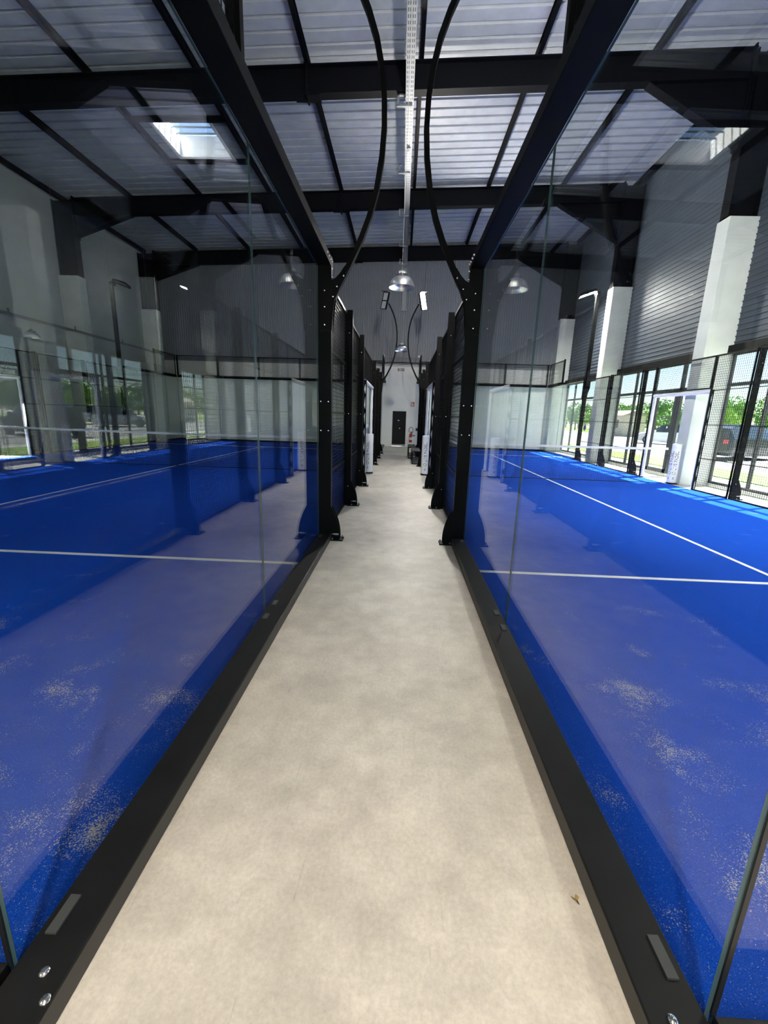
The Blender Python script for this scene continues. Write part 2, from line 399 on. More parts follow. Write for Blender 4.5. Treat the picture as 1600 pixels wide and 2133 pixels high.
# --- left wall, end walls
struct(one('wall_left', lambda m: m.box(XWL-0.3, XWL, YF-0.2, YB+0.3, 0, 8.9), 'grey_white_wall'))
wb = bpy.data.objects.new('wall_back', None); COL.objects.link(wb); struct(wb)
DX0, DX1, DZ = -0.54, 0.25, 1.73
one('lower_wall', lambda m: (m.box(XWL-0.3, DX0, YB, YB+0.3, 0, 3.85), m.box(DX1, XWR+0.3, YB, YB+0.3, 0, 3.85), m.box(DX0, DX1, YB, YB+0.3, DZ, 3.85)), 'white_wall', wb)
def clad_back(mb):
    x = XWL; pitch = 0.11; prof = []
    while x < XWR:
        prof += [(x, 0), (x+pitch*0.6, 0), (x+pitch*0.7, -0.014), (x+pitch*0.9, -0.014)]; x += pitch
    prof.append((x, 0))
    for (a, da), (b, db) in zip(prof[:-1], prof[1:]):
        mb.quad((a, YB-0.03+da, 3.85), (b, YB-0.03+db, 3.85), (b, YB-0.03+db, 9.5), (a, YB-0.03+da, 9.5))
    mb.box(XWL-0.3, XWR+0.3, YB-0.025, YB+0.3, 3.85, 9.5)
one('cladding', clad_back, 'grey_clad', wb)
one('flashing', lambda m: m.box(XWL, XWR, YB-0.05, YB, 3.80, 3.87), 'zinc', wb)
wn = bpy.data.objects.new('wall_front', None); COL.objects.link(wn); struct(wn)
WX = [-10.5, -7.5, -4.5, -1.5, 1.5, 4.5, 7.0]
def front(mb):
    mb.box(XWL-0.3, WX[0], YF-0.3, YF, 0, 9.5); mb.box(WX[-1], XWR+0.3, YF-0.3, YF, 0, 9.5); mb.box(WX[0], WX[-1], YF-0.3, YF, 4.2, 9.5)
one('front_wall', front, 'white_wall', wn)
one('added_glazing_frame', lambda m: [m.box(x-0.05, x+0.05, YF-0.2, YF-0.1, 0, 4.2) for x in WX] and m.box(WX[0], WX[-1], YF-0.2, YF-0.1, 2.4, 2.5), 'anthracite', wn)  # unseen glazing added to let daylight onto the near floor
for x in range(len(WX)-1):
    one('pane', lambda m: m.box(WX[x]+0.05, WX[x+1]-0.05, YF-0.156, YF-0.144, 0.02, 4.2), 'window_glass', wn)
one('forecourt', lambda m: m.box(-60, GX0, -60, YF-0.3, -0.3, -0.03), 'paving', wn)

# --- door in the end wall
dr = bpy.data.objects.new('door_1', None); COL.objects.link(dr); dr.location = ((DX0+DX1)/2, YB, 0); struct(dr)
hw = (DX1-DX0)/2
one('door_leaf', lambda m: m.box(-hw+0.1, hw-0.02, 0.10, 0.15, 0.01, DZ-0.02), 'door_black', dr)
one('door_frame', lambda m: (m.box(-hw, -hw+0.1, 0.0, 0.2, 0, DZ), m.box(hw-0.02, hw, 0.09, 0.2, 0, DZ), m.box(-hw, hw, 0.09, 0.2, DZ-0.02, DZ)), 'white_wall', dr)
one('kick_plate', lambda m: m.box(-hw+0.1, hw-0.02, 0.09, 0.1, 0.02, 0.10), 'zinc', dr)
one('door_sign', lambda m: m.box(-0.03, 0.05, 0.092, 0.1, DZ*0.72, DZ*0.72+0.04), 'logo_white', dr)
one('door_handle', lambda m: m.box(0.06, 0.09, 0.07, 0.1, DZ*0.5, DZ*0.5+0.04), 'chrome', dr)

# ------------------------------------------------------------------ concrete pillars and steel portal frames
PW = {10.95: 'opposite the net', 16.15: 'opposite the far floodlight columns', 21.02: 'in the corner by the grey end wall', 5.75: 'opposite the near floodlight columns', 0.55: 'by the entrance ends of the courts', -4.65: 'behind the courts near the entrance'}
for k, y in enumerate(FR_Y):
    pl = one('concrete_pillar', lambda m: m.box(7.05, XWR+0.02, -0.2, 0.2, 0, 6.0), 'white_concrete', None, (0, y, 0), bevel=0.012)
    tag(pl, 'white concrete pillar between tall windows, '+PW[y], 'pillar')
    pl = one('concrete_pillar', lambda m: m.box(XWL, -11.68, -0.2, 0.2, 0, 6.0), 'white_concrete', None, (0, y, 0), bevel=0.012)
    tag(pl, 'white concrete pillar on the windowless wall, '+PW[y], 'pillar')
def ibeam_poly(mb, pts_low, pts_top, tw, fw_, ft):
    """I section in the xz plane: web between two polylines, flanges on both"""
    mb.poly([(x, -tw/2, z) for x, z in pts_low] + [(x, -tw/2, z) for x, z in reversed(pts_top)], (0, tw, 0))
    for pl, sg in ((pts_low, 1), (pts_top, -1)):
        for (xa, za), (xb, zb) in zip(pl[:-1], pl[1:]):
            mb.poly([(xa, -fw_/2, za), (xb, -fw_/2, zb), (xb, -fw_/2, zb+sg*ft), (xa, -fw_/2, za+sg*ft)], (0, fw_, 0))
FRAME_LABELS = {10.95: 'black steel portal frame crossing above the net posts', 16.15: 'black steel portal frame crossing above the far floodlight arms',
                21.02: 'black steel portal frame right against the grey end wall', 5.75: 'black steel portal frame crossing above the near floodlight arms',
                0.55: 'black steel portal frame above the near ends of the courts', -4.65: 'black steel portal frame behind the courts towards the entrance'}
for k, y in enumerate(FR_Y):
    fr = thing('portal_frame', FRAME_LABELS[y], 'steel frame', (0, y, 6.0))
    zo = -6.0
    def rafter(mb):
        lo = [(-11.68, zraft(-11.68)+zo), (7.05, zraft(7.05)+zo)]; hi = [(x, z+0.54) for x, z in lo]
        ibeam_poly(mb, lo, hi, 0.016, 0.22, 0.022)
    one('rafter', rafter, 'frame_steel', fr)
    def haunch(mb, xa, za, xb, zb, s):
        mb.poly([(xa, -0.008, zraft(xa)+zo), (xb, -0.008, zraft(xb)+zo), (xb, -0.008, zb+zo)], (0, 0.016, 0))
        mb.poly([(xa, -0.11, zraft(xa)+zo), (xb, -0.11, zb+zo), (xb, -0.11, zb+zo-0.022), (xa, -0.11, zraft(xa)+zo-0.022)], (0, 0.22, 0))
        mb.box(min(xb, xb+s*0.03), max(xb, xb+s*0.03), -0.11, 0.11, zb+zo-0.1, zraft(xb)+zo+0.6)
    one('haunch', lambda m: haunch(m, 4.95, 0, 7.03, 7.42, -1), 'frame_steel', fr)
    one('haunch', lambda m: haunch(m, -9.6, 0, -11.66, 7.30, 1), 'frame_steel', fr)
    def column(mb, xa, xb, zt):
        mb.box(xa, xb, -0.01, 0.01, 0.0, zt); mb.box(xa, xa+0.025, -0.13, 0.13, 0.0, zt); mb.box(xb-0.025, xb, -0.13, 0.13, 0.0, zt)
        mb.box(xa, xb, -0.14, 0.14, 0.0, 0.03)
    one('column', lambda m: column(m, 7.05, XWR-0.02, zroof(7.3)-0.2-6.0), 'frame_steel', fr)
    one('column', lambda m: column(m, XWL+0.02, -11.68, zroof(-12)-0.2-6.0), 'frame_steel', fr)
    # splice plates with bolt rows where the purlin meets the rafter
    def splice(mb):
        for x in (-2.32,):
            mb.box(x-0.02, x+0.02, -0.13, 0.13, zraft(x)+zo-0.08, zraft(x)+zo+0.6)
            mb.box(x-0.28, x+0.28, -0.12, 0.12, zraft(x)+zo-0.03, zraft(x)+zo)
            for j in range(7):
                z = zraft(x)+zo+0.02+j*0.085; mb.lathe([(0.013, -0.15), (0.013, -0.13)], 8, (x-0.055, 0, z), 'y', True); mb.lathe([(0.013, -0.15), (0.013, -0.13)], 8, (x+0.055, 0, z), 'y', True)
    one('splice_plate', splice, 'frame_steel', fr)
PX = [0.14+2.46*k for k in range(-5, 4)]
for k, x in enumerate(PX):
    def purl(mb):
        mb.box(-0.005, 0.005, YF, YB, 0.01, 0.15); mb.box(-0.045, 0.045, YF, YB, 0, 0.012); mb.box(-0.045, 0.045, YF, YB, 0.148, 0.16)
    p = one('roof_purlin', purl, 'frame_steel', None, (x, 0, zraft(x)+0.54))
    tag(p, '%s slim black roof purlin counted from the windowless wall' % ORD[k], 'purlin')

# ------------------------------------------------------------------ roof light
for k, (x0, x1, y0, y1) in enumerate(SKY):
    z = zroof((x0+x1)/2)
    sk = thing('roof_window', ['open smoke vent roof light with metal crossbars above the left court', 'added unseen roof light above the entrance end of the wide court', 'added unseen roof light above the near half of the wide court'][k], 'skylight', ((x0+x1)/2, (y0+y1)/2, z))
    hx, hy = (x1-x0)/2, (y1-y0)/2
    def curb(mb):
        for s in (-1, 1):
            mb.box(min(s*hx, s*(hx-0.03)), max(s*hx, s*(hx-0.03)), -hy, hy, -0.03, 0.50)
            mb.box(-hx, hx, min(s*hy, s*(hy-0.03)), max(s*hy, s*(hy-0.03)), -0.03, 0.50)
            mb.box(min(s*hx, s*(hx+0.06)), max(s*hx, s*(hx+0.06)), -hy-0.06, hy+0.06, -0.05, -0.03)
            mb.box(-hx-0.06, hx+0.06, min(s*hy, s*(hy+0.06)), max(s*hy, s*(hy+0.06)), -0.05, -0.03)
    one('curb', curb, 'sensor_white', sk)
    one('trimmer', lambda m: [m.box(-1.25, 1.3, s*(hy+0.09)-0.04, s*(hy+0.09)+0.04, -0.14, -0.02) for s in (-1, 1)], 'frame_steel', sk)
    one('dome', lambda m: m.box(-hx-0.03, hx+0.03, -hy-0.03, hy+0.03, 0.51, 0.52), 'window_glass', sk)
    for yy in (-0.55, -0.28, 0.0, 0.3, 0.58):
        one('cross_bar', lambda m: m.box(-hx+0.03, hx-0.03, yy-0.018, yy+0.018, 0.42, 0.45), 'zinc', sk)
    one('opener_arm', lambda m: (m.tube([(-0.45, -0.52, 0.40), (0.35, -0.30, 0.30)], 0.022, 6), m.tube([(0.35, -0.30, 0.30), (0.5, -0.1, 0.30), (0.42, 0.05, 0.36)], 0.007, 5)), 'zinc', sk)
    one('opener_motor', lambda m: (m.box(0.22, 0.46, -0.42, -0.22, 0.26, 0.36), m.lathe([(0.05, 0), (0.05, 0.1)], 10, (0.42, -0.45, 0.28), 'z', True)), 'anthracite', sk)

# ------------------------------------------------------------------ courts: turf, lines
def court_turf(name, x0, x1, label, lined):
    t = thing('court_turf', label, 'turf', ((x0+x1)/2, NETY, 0))
    hx = (x1-x0)/2; hy = (Y1-Y0)/2 - 0.01; yc = (Y0+Y1)/2-NETY
    one('turf', lambda m: m.box(-hx, hx, yc-hy, yc+hy, 0.0, 0.012), 'turf_blue', t)
    for s in (-1, 1):
        one('court_line', lambda m: m.box(-hx, hx, s*6.99-0.027, s*6.99+0.027, 0.012, 0.0155), 'white_line', t)
    one('court_line', lambda m: m.box(-0.026, 0.026, -7.2, 7.2, 0.012, 0.0153), 'white_line', t)
    return t
court_turf('court_turf', XGR+0.012, XFR-0.012, 'blue sanded turf of the narrow court next to the windows', True)
court_turf('court_turf', XFL+0.012, XGL-0.012, 'blue sanded turf of the wide court next to the blank wall', True)

# ------------------------------------------------------------------ court enclosure parts (local frame: +x is outwards, y runs along)
WIRE = 0.0023
def wire_grid(w_, h, z0, step=0.05, r=WIRE):
    mb = MB()
    def vw(y): mb.quad((r, y-r, z0), (r, y+r, z0), (r, y+r, z0+h), (r, y-r, z0+h)); mb.quad((-r, y+r, z0), (-r, y-r, z0), (-r, y-r, z0+h), (-r, y+r, z0+h)); mb.quad((-r, y-r, z0), (r, y-r, z0), (r, y-r, z0+h), (-r, y-r, z0+h)); mb.quad((r, y+r, z0), (-r, y+r, z0), (-r, y+r, z0+h), (r, y+r, z0+h))
    def hwire(z): mb.quad((r, -w_/2, z-r), (r, w_/2, z-r), (r, w_/2, z+r), (r, -w_/2, z+r)); mb.quad((-r, w_/2, z-r), (-r, -w_/2, z-r), (-r, -w_/2, z+r), (-r, w_/2, z+r)); mb.quad((-r, -w_/2, z+r), (r, -w_/2, z+r), (r, w_/2, z+r), (-r, w_/2, z+r)); mb.quad((r, -w_/2, z-r), (-r, -w_/2, z-r), (-r, w_/2, z-r), (r, w_/2, z-r))
    n = max(1, round(w_/step))
    for i in range(n+1): vw(-w_/2+w_*i/n)
    n = max(1, round(h/step))
    for i in range(n+1): hwire(z0+h*i/n)
    return mb
def mesh_panel(loc, rz, width, z0, z1, label, group, bars=()):
    """steel wire panel with flat rails; loc is the middle of its foot line"""
    t = thing('wire_fence', label, 'wire fence', (loc[0], loc[1], z0), rz, group)
    k = ('wire', round(width, 3), round(z1-z0, 3))
    me = cached(k, lambda: wire_grid(width-0.02, z1-z0-0.03, 0.015).mesh('wire_mesh', 'black_steel'))
    o = link('wire_mesh', me, t, (0.035, 0, 0)); o['kind'] = 'stuff'
    def rail(z, h, d): return cached(('rail', round(width, 3), h, d), lambda: MB().box(0, d, -width/2, width/2, -h/2, h/2).mesh('rail', 'black_steel'))
    link('bottom_rail', rail(0, 0.03, 0.03), t, (0.02, 0, 0.02)); link('top_rail', rail(0, 0.035, 0.035), t, (0.02, 0, z1-z0-0.0175))
    for q in (-1, 1): link('side_bar', cached(('sbar', round(z1-z0, 3)), lambda: MB().box(0.02, 0.055, -0.01, 0.01, 0, z1-z0).mesh('side_bar', 'black_steel')), t, (0, q*(width/2-0.01), 0))
    for b in bars: link('cross_bar', rail(0, 0.016, 0.02), t, (0.025, 0, b-z0))
    return t
def bolt_mesh(r=0.011):
    return cached(('bolt', r), lambda: MB().lathe([(0.0, -0.011), (r*0.6, -0.010), (r, -0.004), (r, 0.0)], 10, (0, 0, 0), 'y').mesh('bolt', 'chrome', True))
def bolt_x(r=0.011):
    return cached(('boltx', r), lambda: MB().lathe([(0.0, 0.016), (r*0.6, 0.015), (r, 0.006), (r, 0.0)], 10, (0, 0, 0), 'x').mesh('bolt', 'chrome', True))
def foot(t, a, halfb):
    """foot plate and curved gusset fins on the outward side of a post whose outer face is at x=a"""
    link('foot_plate', cached(('fp', a), lambda: (lambda m: (m.box(a-0.05, a+0.145, -0.075, 0.075, 0, 0.014), m)[1])(MB()).mesh('foot_plate', 'black_steel')), t)
    def fins():
        m = MB()
        for y in (-halfb+0.006, halfb-0.006):
            pts = [(a-0.01, y-0.005, 0.014), (a+0.105, y-0.005, 0.014), (a+0.105, y-0.005, 0.06)]
            for i in range(1, 9):
                q = i/8; pts.append((a+0.105*(1-q**1.9), y-0.005, 0.06+0.36*q))
            pts.append((a-0.01, y-0.005, 0.42))
            m.poly(pts, (0, 0.01, 0))
        return m.mesh('gusset', 'black_steel')
    link('gusset', cached(('fin', a, halfb), fins), t)
    nut = cached('nut', lambda: MB().lathe([(0.011, 0.014), (0.011, 0.026), (0.005, 0.028), (0.005, 0.04)], 6, (0, 0, 0), 'z', True).mesh('anchor_bolt', 'zinc'))
    for x in (a+0.02, a+0.125):
        for y in (-0.06, 0.06): link('anchor_bolt', nut, t, (x, y, 0))
    def mark():
        m = MB(); y = -halfb-0.0005
        for i, (x, wd, h) in enumerate(((0.012, 0.02, 0.006), (0.036, 0.014, 0.012), (0.053, 0.012, 0.012), (0.068, 0.012, 0.012), (0.083, 0.010, 0.012))):
            m.box(a+x, a+x+wd, y-0.0015, y, 0.075, 0.075+h)
        m.box(a+0.036, a+0.093, y-0.0015, y, 0.069, 0.071)
        return m.mesh('logo_mark', 'logo_white')
    link('logo_mark', cached(('mark', a, halfb), mark), t)
def fence_post(loc, rz, label, group, h=3.03, a0=0.057, a1=0.145):
    t = thing('fence_post', label, 'fence post', loc, rz, group)
    link('post', cached(('post', h, a0, a1), lambda: MB().box(a0, a1, -0.04, 0.04, 0.0, h).mesh('post', 'black_steel', False, 0.004)), t)
    foot(t, a1, 0.04)
    for z in (0.33, 1.5, h-0.33):
        link('bolt', bolt_mesh(), t, ((a0+a1)/2-0.005, -0.04, z)); b = link('bolt', bolt_mesh(), t, ((a0+a1)/2-0.005, 0.04, z), (0, 0, PI))
    return t
def floodlight(parent, loc, laxis, normal, lit):
    """two LED modules end to end along laxis, facing normal; housing is a part, LED faces its sub-parts"""
    L = Vector(laxis).normalized(); N = Vector(normal).normalized(); N = (N-L*N.dot(L)).normalized(); B = N.cross(L)
    M = Matrix(((L.x, B.x, N.x), (L.y, B.y, N.y), (L.z, B.z, N.z)))
    def house():
        m = MB()
        for s in (-1, 1):
            c = s*0.145
            m.box(c-0.135, c+0.135, -0.125, 0.125, -0.05, -0.012)
            for q in (-1, 1):
                m.box(c+q*0.135-0.008, c+q*0.135+0.008, -0.13, 0.13, -0.05, 0.02); m.box(c-0.135, c+0.135, q*0.125-0.008, q*0.125+0.008, -0.05, 0.02)
            for j in range(7): m.box(c-0.12+j*0.04-0.003, c-0.12+j*0.04+0.003, -0.11, 0.11, -0.085, -0.05)
        m.box(0.286, 0.294, -0.13, 0.13, -0.05, 0.15)  # added visor plate, keeps upward lamp light off the roof
        m.box(-0.2, 0.2, -0.02, 0.02, -0.11, -0.085); m.tube([(-0.16, 0.0, -0.1), (0.0, 0.06, -0.14), (0.16, 0.02, -0.1)], 0.008, 5)
        return m.mesh('floodlight', 'black_steel')
    o = link('floodlight', cached('flood', house), parent, loc, M.to_euler())
    me = cached(('led', lit), lambda: MB().box(-0.125, 0.125, -0.115, 0.115, -0.011, 0.0).mesh('led_panel', 'led_on' if lit else 'led_off'))
    for s in (-1, 1): link('led_panel', me, o, (s*0.145, 0, 0))
    return o
def arm_column(loc, rz, label, group, lit, end):
    """column beside the glass with a bowed floodlight arm on its outward side; end=+1 points the lamp along local -y"""
    t = thing('light_column', label, 'light column', loc, rz, group)
    link('post', cached(('colpost',), lambda: MB().box(0.0, 0.145, -0.05, 0.05, 0.0, 3.10).mesh('post', 'black_steel', False, 0.004)), t)
    foot(t, 0.145, 0.05)
    def fork():
        m = MB()
        for y in (-0.057, 0.049):
            out = [(0.02, 2.36), (0.150, 2.36)]
            out += [(0.155+0.005*i, 2.42+0.06*i) for i in range(1, 4)] + [(0.185, 2.69), (0.215, 2.78), (0.262, 2.87), (0.32, 2.965)]
            out += [(0.285, 3.0), (0.235, 2.93), (0.19, 2.885), (0.15, 2.865), (0.145, 2.9), (0.02, 2.9)]
            m.poly([(x, y, z) for x, z in out], (0, 0.008, 0))
        return m.mesh('arm_bracket', 'black_steel')
    link('arm_bracket', cached('fork', fork), t)
    def arm():
        pts = [(0.165, 0, 2.70), (0.205, 0, 2.80), (0.25, 0, 2.88), (0.33, 0, 3.03), (0.45, 0, 3.27), (0.53, 0, 3.47), (0.60, 0, 3.72), (0.645, 0, 4.0), (0.662, 0, 4.25), (0.655, 0, 4.5), (0.625, 0, 4.74), (0.57, 0, 4.97), (0.49, 0, 5.18), (0.40, 0, 5.36), (0.31, 0, 5.52)]
        return MB().ribbon(pts, 0.052, 0.075).mesh('arm', 'black_steel', True)
    link('arm', cached('arm', arm), t)
    for x, z in ((0.075, 2.76), (0.075, 2.6), (0.075, 2.42), (0.165, 2.70), (0.205, 2.80), (0.275, 2.905), (0.03, 1.62), (0.115, 1.62), (0.03, 1.30), (0.115, 1.30)):
        link('bolt', bolt_mesh(), t, (x, -0.057 if z > 2 else -0.05, z)); link('bolt', bolt_mesh(), t, (x, 0.057 if z > 2 else 0.05, z), (0, 0, PI))
    for i, (y, z) in enumerate(((-0.3, 3.045), (-0.2, 3.045), (-0.1, 3.045), (-0.02, 3.05), (-0.02, 2.98), (-0.02, 2.9))):
        link('bolt', bolt_x(0.012), t, (0.145, y*end, z))
    floodlight(t, (0.16, -0.03*end, 5.62), (0.20, 0.06*end, 0.975), (-0.5, 0.45*end, -0.4), lit)
    return t
def straight_column(loc, rz, label, group, lit, end):
    t = thing('light_column', label, 'light column', loc, rz, group)
    link('post', cached(('spost',), lambda: MB().box(0.02, 0.145, -0.05, 0.05, 0.0, 6.07).mesh('post', 'black_steel', False, 0.004)), t)
    foot(t, 0.145, 0.05)
    def br():
        m = MB()
        for y in (-0.057, 0.049):
            m.poly([(0.0, y, 2.3), (0.15, y, 2.3), (0.16, y, 2.5), (0.22, y, 2.72), (0.22, y, 3.02), (0.0, y, 3.02)], (0, 0.008, 0))
        return m.mesh('arm_bracket', 'black_steel')
    link('arm_bracket', cached('sbr', br), t)
    floodlight(t, (-0.30, 0, 5.97), (1.0, 0.0, 0.36), (0.1, 0.12*end, -0.95), lit)
    return t
def glass_panel(loc, rz, width, label, group, z0=0.016, z1=3.0):
    def mk():
        m = MB(); m.box(-0.012, 0.0, -width/2+0.0022, width/2-0.0022, z0, z1)
        me = m.mesh('glass_panel', ['court_glass', 'glass_edge'])
        for p in me.polygons:
            if abs(p.normal.x) < 0.5: p.material_index = 1
        return me
    o = link('glass_panel', cached(('gp', round(width, 3), z0, z1), mk), None, loc, (0, 0, rz))
    return tag(o, label, 'glass panel', group)

def side_fence(xp, rz, cname, fname, lit, aisle):
    """one long side of a court: rz=0 outward +x, rz=pi outward -x"""
    s = 1 if rz == 0 else -1
    along = 'aisle side' if aisle else fname
    W1 = (YC-Y0)/2
    for end in (0, 1):
        ye = 'near' if end == 0 else 'far'
        place = 'entrance end' if end == 0 else 'grey wall end'
        def yy(v): return v if end == 0 else (Y0+Y1)-v
        for k in range(2):
            glass_panel((xp, yy(Y0+W1*(k+0.5)), 0), rz, W1, 'clear glass side panel of %s, %s, %s, %s' % (cname, along, place, 'at the corner' if k == 0 else 'beside light column'), None)
        # base rail and top beam
        br = thing('base_rail', 'flat black base rail under %s glass, %s, %s' % (cname, along, place), 'base rail', (xp, yy((Y0+YC)/2), 0), rz)
        hl = (YC-Y0)/2
        sg = (1 if end == 0 else -1)*s          # local y direction of the court end
        ext = 0.145
        link('rail', cached(('brail', sg), lambda: (MB().box(0, 0.145, -hl-(ext if sg > 0 else 0), hl+(ext if sg < 0 else 0), 0, 0.08)).mesh('rail', 'black_rail', False, 0.003)), br)
        link('side_strip', cached(('strip', sg), lambda: MB().box(0.145, 0.1465, -hl-(ext if sg > 0 else 0), hl+(ext if sg < 0 else 0), 0.004, 0.074).mesh('side_strip', 'rail_side')), br)
        for (d, ln, wd) in ((0.11, 0.095, 0.03), (W1-0.11, 0.07, 0.032), (W1+0.11, 0.07, 0.032), (2*W1-0.1, 0.07, 0.03)):
            yl = (-hl+d)*sg
            link('glass_shim', cached(('shim', ln, wd), lambda: MB().box(0.022, 0.022+wd, -ln/2, ln/2, 0.08, 0.0865).mesh('glass_shim', 'shim_grey')), br, (0, yl, 0))
        for (x, y) in ((0.087, -0.015), (0.131, -0.065)):
            link('bolt', cached('boltz', lambda: MB().lathe([(0.012, 0), (0.012, 0.004), (0.008, 0.008), (0.0, 0.009)], 12).mesh('bolt', 'chrome', True)), br, (x, (-hl+y)*sg, 0.08))
        tb = thing('top_beam', 'dark steel top beam over %s glass, %s, %s' % (cname, along, place), 'beam', (xp, yy((Y0+YC)/2), 3.0), rz)
        link('beam', cached('beam', lambda: MB().box(0.0, 0.145, -hl, hl-0.001, 0, 0.085).mesh('beam', 'black_steel', False, 0.003)), tb, (0, 0, 0))
        # one metre of mesh above the corner panel
        mesh_panel((xp, yy(Y0+0.88), 0), rz, 1.70, 3.085, 4.02, 'short wire mesh fence on %s glass beam, %s, %s' % (cname, along, place), None)
        ep = one('mesh_end_post', lambda m: m.box(0.02, 0.08, -0.025, 0.025, 0, 0.97), 'black_steel', None, (xp, yy(Y0+1.76), 3.085), (0, 0, rz))
        tag(ep, 'short black post ending mesh above %s glass, %s, %s' % (cname, along, place), 'post')
        # floodlight column
        lab = '%s black floodlight column of %s, %s, %s' % ('lit' if lit else 'unlit', cname, along, place)
        e = (1 if end == 0 else -1)*s
        (arm_column if aisle else straight_column)((xp, yy(YC+0.05), 0), rz, lab, None, lit, e)
        # posts and mesh bays towards the net
        for k, yv in enumerate((6.89, 8.89)):
            fence_post((xp, yy(yv) if end == 0 else yv+6.0+2*0.0-(0 if k == 0 else 0), 0) if end == 0 else (xp, (14.87, 12.87)[k], 0), rz,
                       '%s black fence post after the glass of %s, %s, %s' % (ORD[k], cname, along, place), None)
        segs = ((4.94, 6.85), (6.93, 8.85), (8.93, 10.02)) if end == 0 else ((14.91, 16.81), (12.91, 14.83), (12.24, 12.83))
        for k, (a, b) in enumerate(segs):
            mesh_panel((xp, (a+b)/2, 0), rz, b-a, 0.0, 3.0, '%s wire mesh bay after the glass of %s, %s, %s' % (ORD[k], cname, along, place), None, (0.75, 1.5, 2.25))
    mesh_panel((xp, 11.13, 0), rz, 2.18, 2.28, 3.0, 'wire mesh above the padded doorway of %s, %s' % (cname, along), None)
    # padded doorway
    pd = thing('padded_doorway', 'white foam padded doorway frame in the %s fence, %s' % (cname, along), 'doorway', (xp, 11.13, 0), rz)
    for sgn in (-1, 1):
        one('jamb', lambda m: m.box(0.045, 0.115, sgn*1.085-0.02, sgn*1.085+0.02, 0, 2.272), 'black_steel', pd)
        one('jamb_pad', lambda m: m.tube([(0.08, sgn*1.065, 0.02+0.12*i) for i in range(19)], [0.042+0.003*math.sin(i*2.3) for i in range(19)], 10), 'white_foam', pd, smooth=True)
    one('head_pad', lambda m: m.tube([(0.08, -1.085+2.17*i/16, 2.23) for i in range(17)], [0.05+0.004*math.sin(i*2.1) for i in range(17)], 10), 'white_foam', pd, smooth=True)
    # net post pad with lettering
    pp = thing('post_pad', 'white round net post pad with upright black lettering, %s, %s' % (cname, along), 'post pad', (xp+s*0.13, NETY, 0.016), 0)
    R = 0.112
    one('sleeve', lambda m: m.lathe([(0.0, 0.02), (R-0.01, 0.02), (R, 0.03), (R, 0.99), (R-0.012, 1.0), (0.0, 1.0)], 28), 'white_foam', pp, smooth=True)
    one('base_plate', lambda m: m.box(-0.115, 0.115, -0.115, 0.115, 0.0, 0.016), 'black_steel', pp)
    for ang in ((-1.75, -0.35) if not (aisle and rz == 0) else (-1.75, -0.1)) if aisle else ((-1.95, -2.9) if rz == 0 else (-1.3, -0.1)):
        def wrap(body, size, z, da, mat):
            me = cached(('txt', body, size), lambda: text_mesh(body, size, mat)).copy()
            for v in me.vertices:
                th = ang + (v.co.y*-1 + size*0.35)/R*-1*-1 + da      # letters stand sideways, reading upwards
                th = ang - (v.co.y - size*0.35)/R + da
                rr = R + 0.0015 + max(0, v.co.z)*0.5
                v.co = (rr*math.cos(th), rr*math.sin(th), z + v.co.x)
            return link('lettering', me, pp)
        wrap('LIVE PADEL', 0.095, 0.34, 0.0, 'ink')
        wrap('SA', 0.05, 0.11, 0.0, 'ink')
        def ball(mb):
            c = 0.27; n = 16; ring = []
            for i in range(n):
                t_ = 2*PI*i/n; th = ang + 0.042*math.cos(t_)/R; z = c+0.042*math.sin(t_); ring.append(((R+0.002)*math.cos(th), (R+0.002)*math.sin(th), z))
            k = len(mb.v); mb.v += ring; mb.f.append(tuple(range(k, k+n))); mb.m.append(0)
        one('ball_logo', ball, 'ball_green', pp)

side_fence(XGR, PI, 'narrow court', '', True, True)
side_fence(XGL, 0, 'wide court', '', False, True)
side_fence(XFR, 0, 'narrow court', 'window side', True, False)
side_fence(XFL, PI, 'wide court', 'blank wall side', False, False)

def end_fence(x0, x1, yp, rz, cname, place, n):
    g = 0.022; wd = (x1-x0-2*g)/n; xs, x0_, x1_ = x0 > 0, x0, x1; x0, x1 = x0+g, x1-g
    for k in range(n):
        xm = x0+wd*(k+0.5)
        which = ORD[k] if rz > 0 else ORD[k]
        glass_panel((xm, yp, 0), rz, wd, 'clear glass back panel of %s, %s, %s from the aisle' % (cname, place, which if x0 > 0 else ORD[n-1-k]), None)
        mesh_panel((xm, yp, 0), rz, wd-0.06, 3.085, 4.02, 'wire mesh above %s back glass, %s, %s from the aisle' % (cname, place, which if x0 > 0 else ORD[n-1-k]), None)
    br = one('base_rail', lambda m: m.box(0, 0.145, -(x1-x0)/2, (x1-x0)/2, 0, 0.08), 'black_rail', None, ((x0+x1)/2, yp, 0), (0, 0, rz), bevel=0.003)
    tag(br, 'black base rail under back glass of %s, %s' % (cname, place), 'base rail')
    tb = one('top_beam', lambda m: m.box(0, 0.145, -(x1-x0)/2, (x1-x0)/2, 0, 0.085), 'frame_steel', None, ((x0+x1)/2, yp, 3.0), (0, 0, rz), bevel=0.003)
    tag(tb, 'dark steel beam over back glass of %s, %s' % (cname, place), 'beam')
    for k in range(n+1):
        xm = x0+wd*k
        p = one('mesh_end_post', lambda m: m.box(0.02, 0.07, -0.02, 0.02, 0, 0.95), 'black_steel', None, (xm, yp, 3.085), (0, 0, rz))
        tag(p, '%s slim black post from aisle in mesh above %s back glass, %s' % (ORD[k] if x0 > 0 else ORD[n-k], cname, place), 'post')
for (x0, x1, cn, n) in ((XGR, XFR, 'narrow court', 3), (XFL, XGL, 'wide court', 5)):
    end_fence(x0, x1, Y1, PI/2, cn, 'grey wall end', n)
    end_fence(x0, x1, Y0, -PI/2, cn, 'entrance end', n)
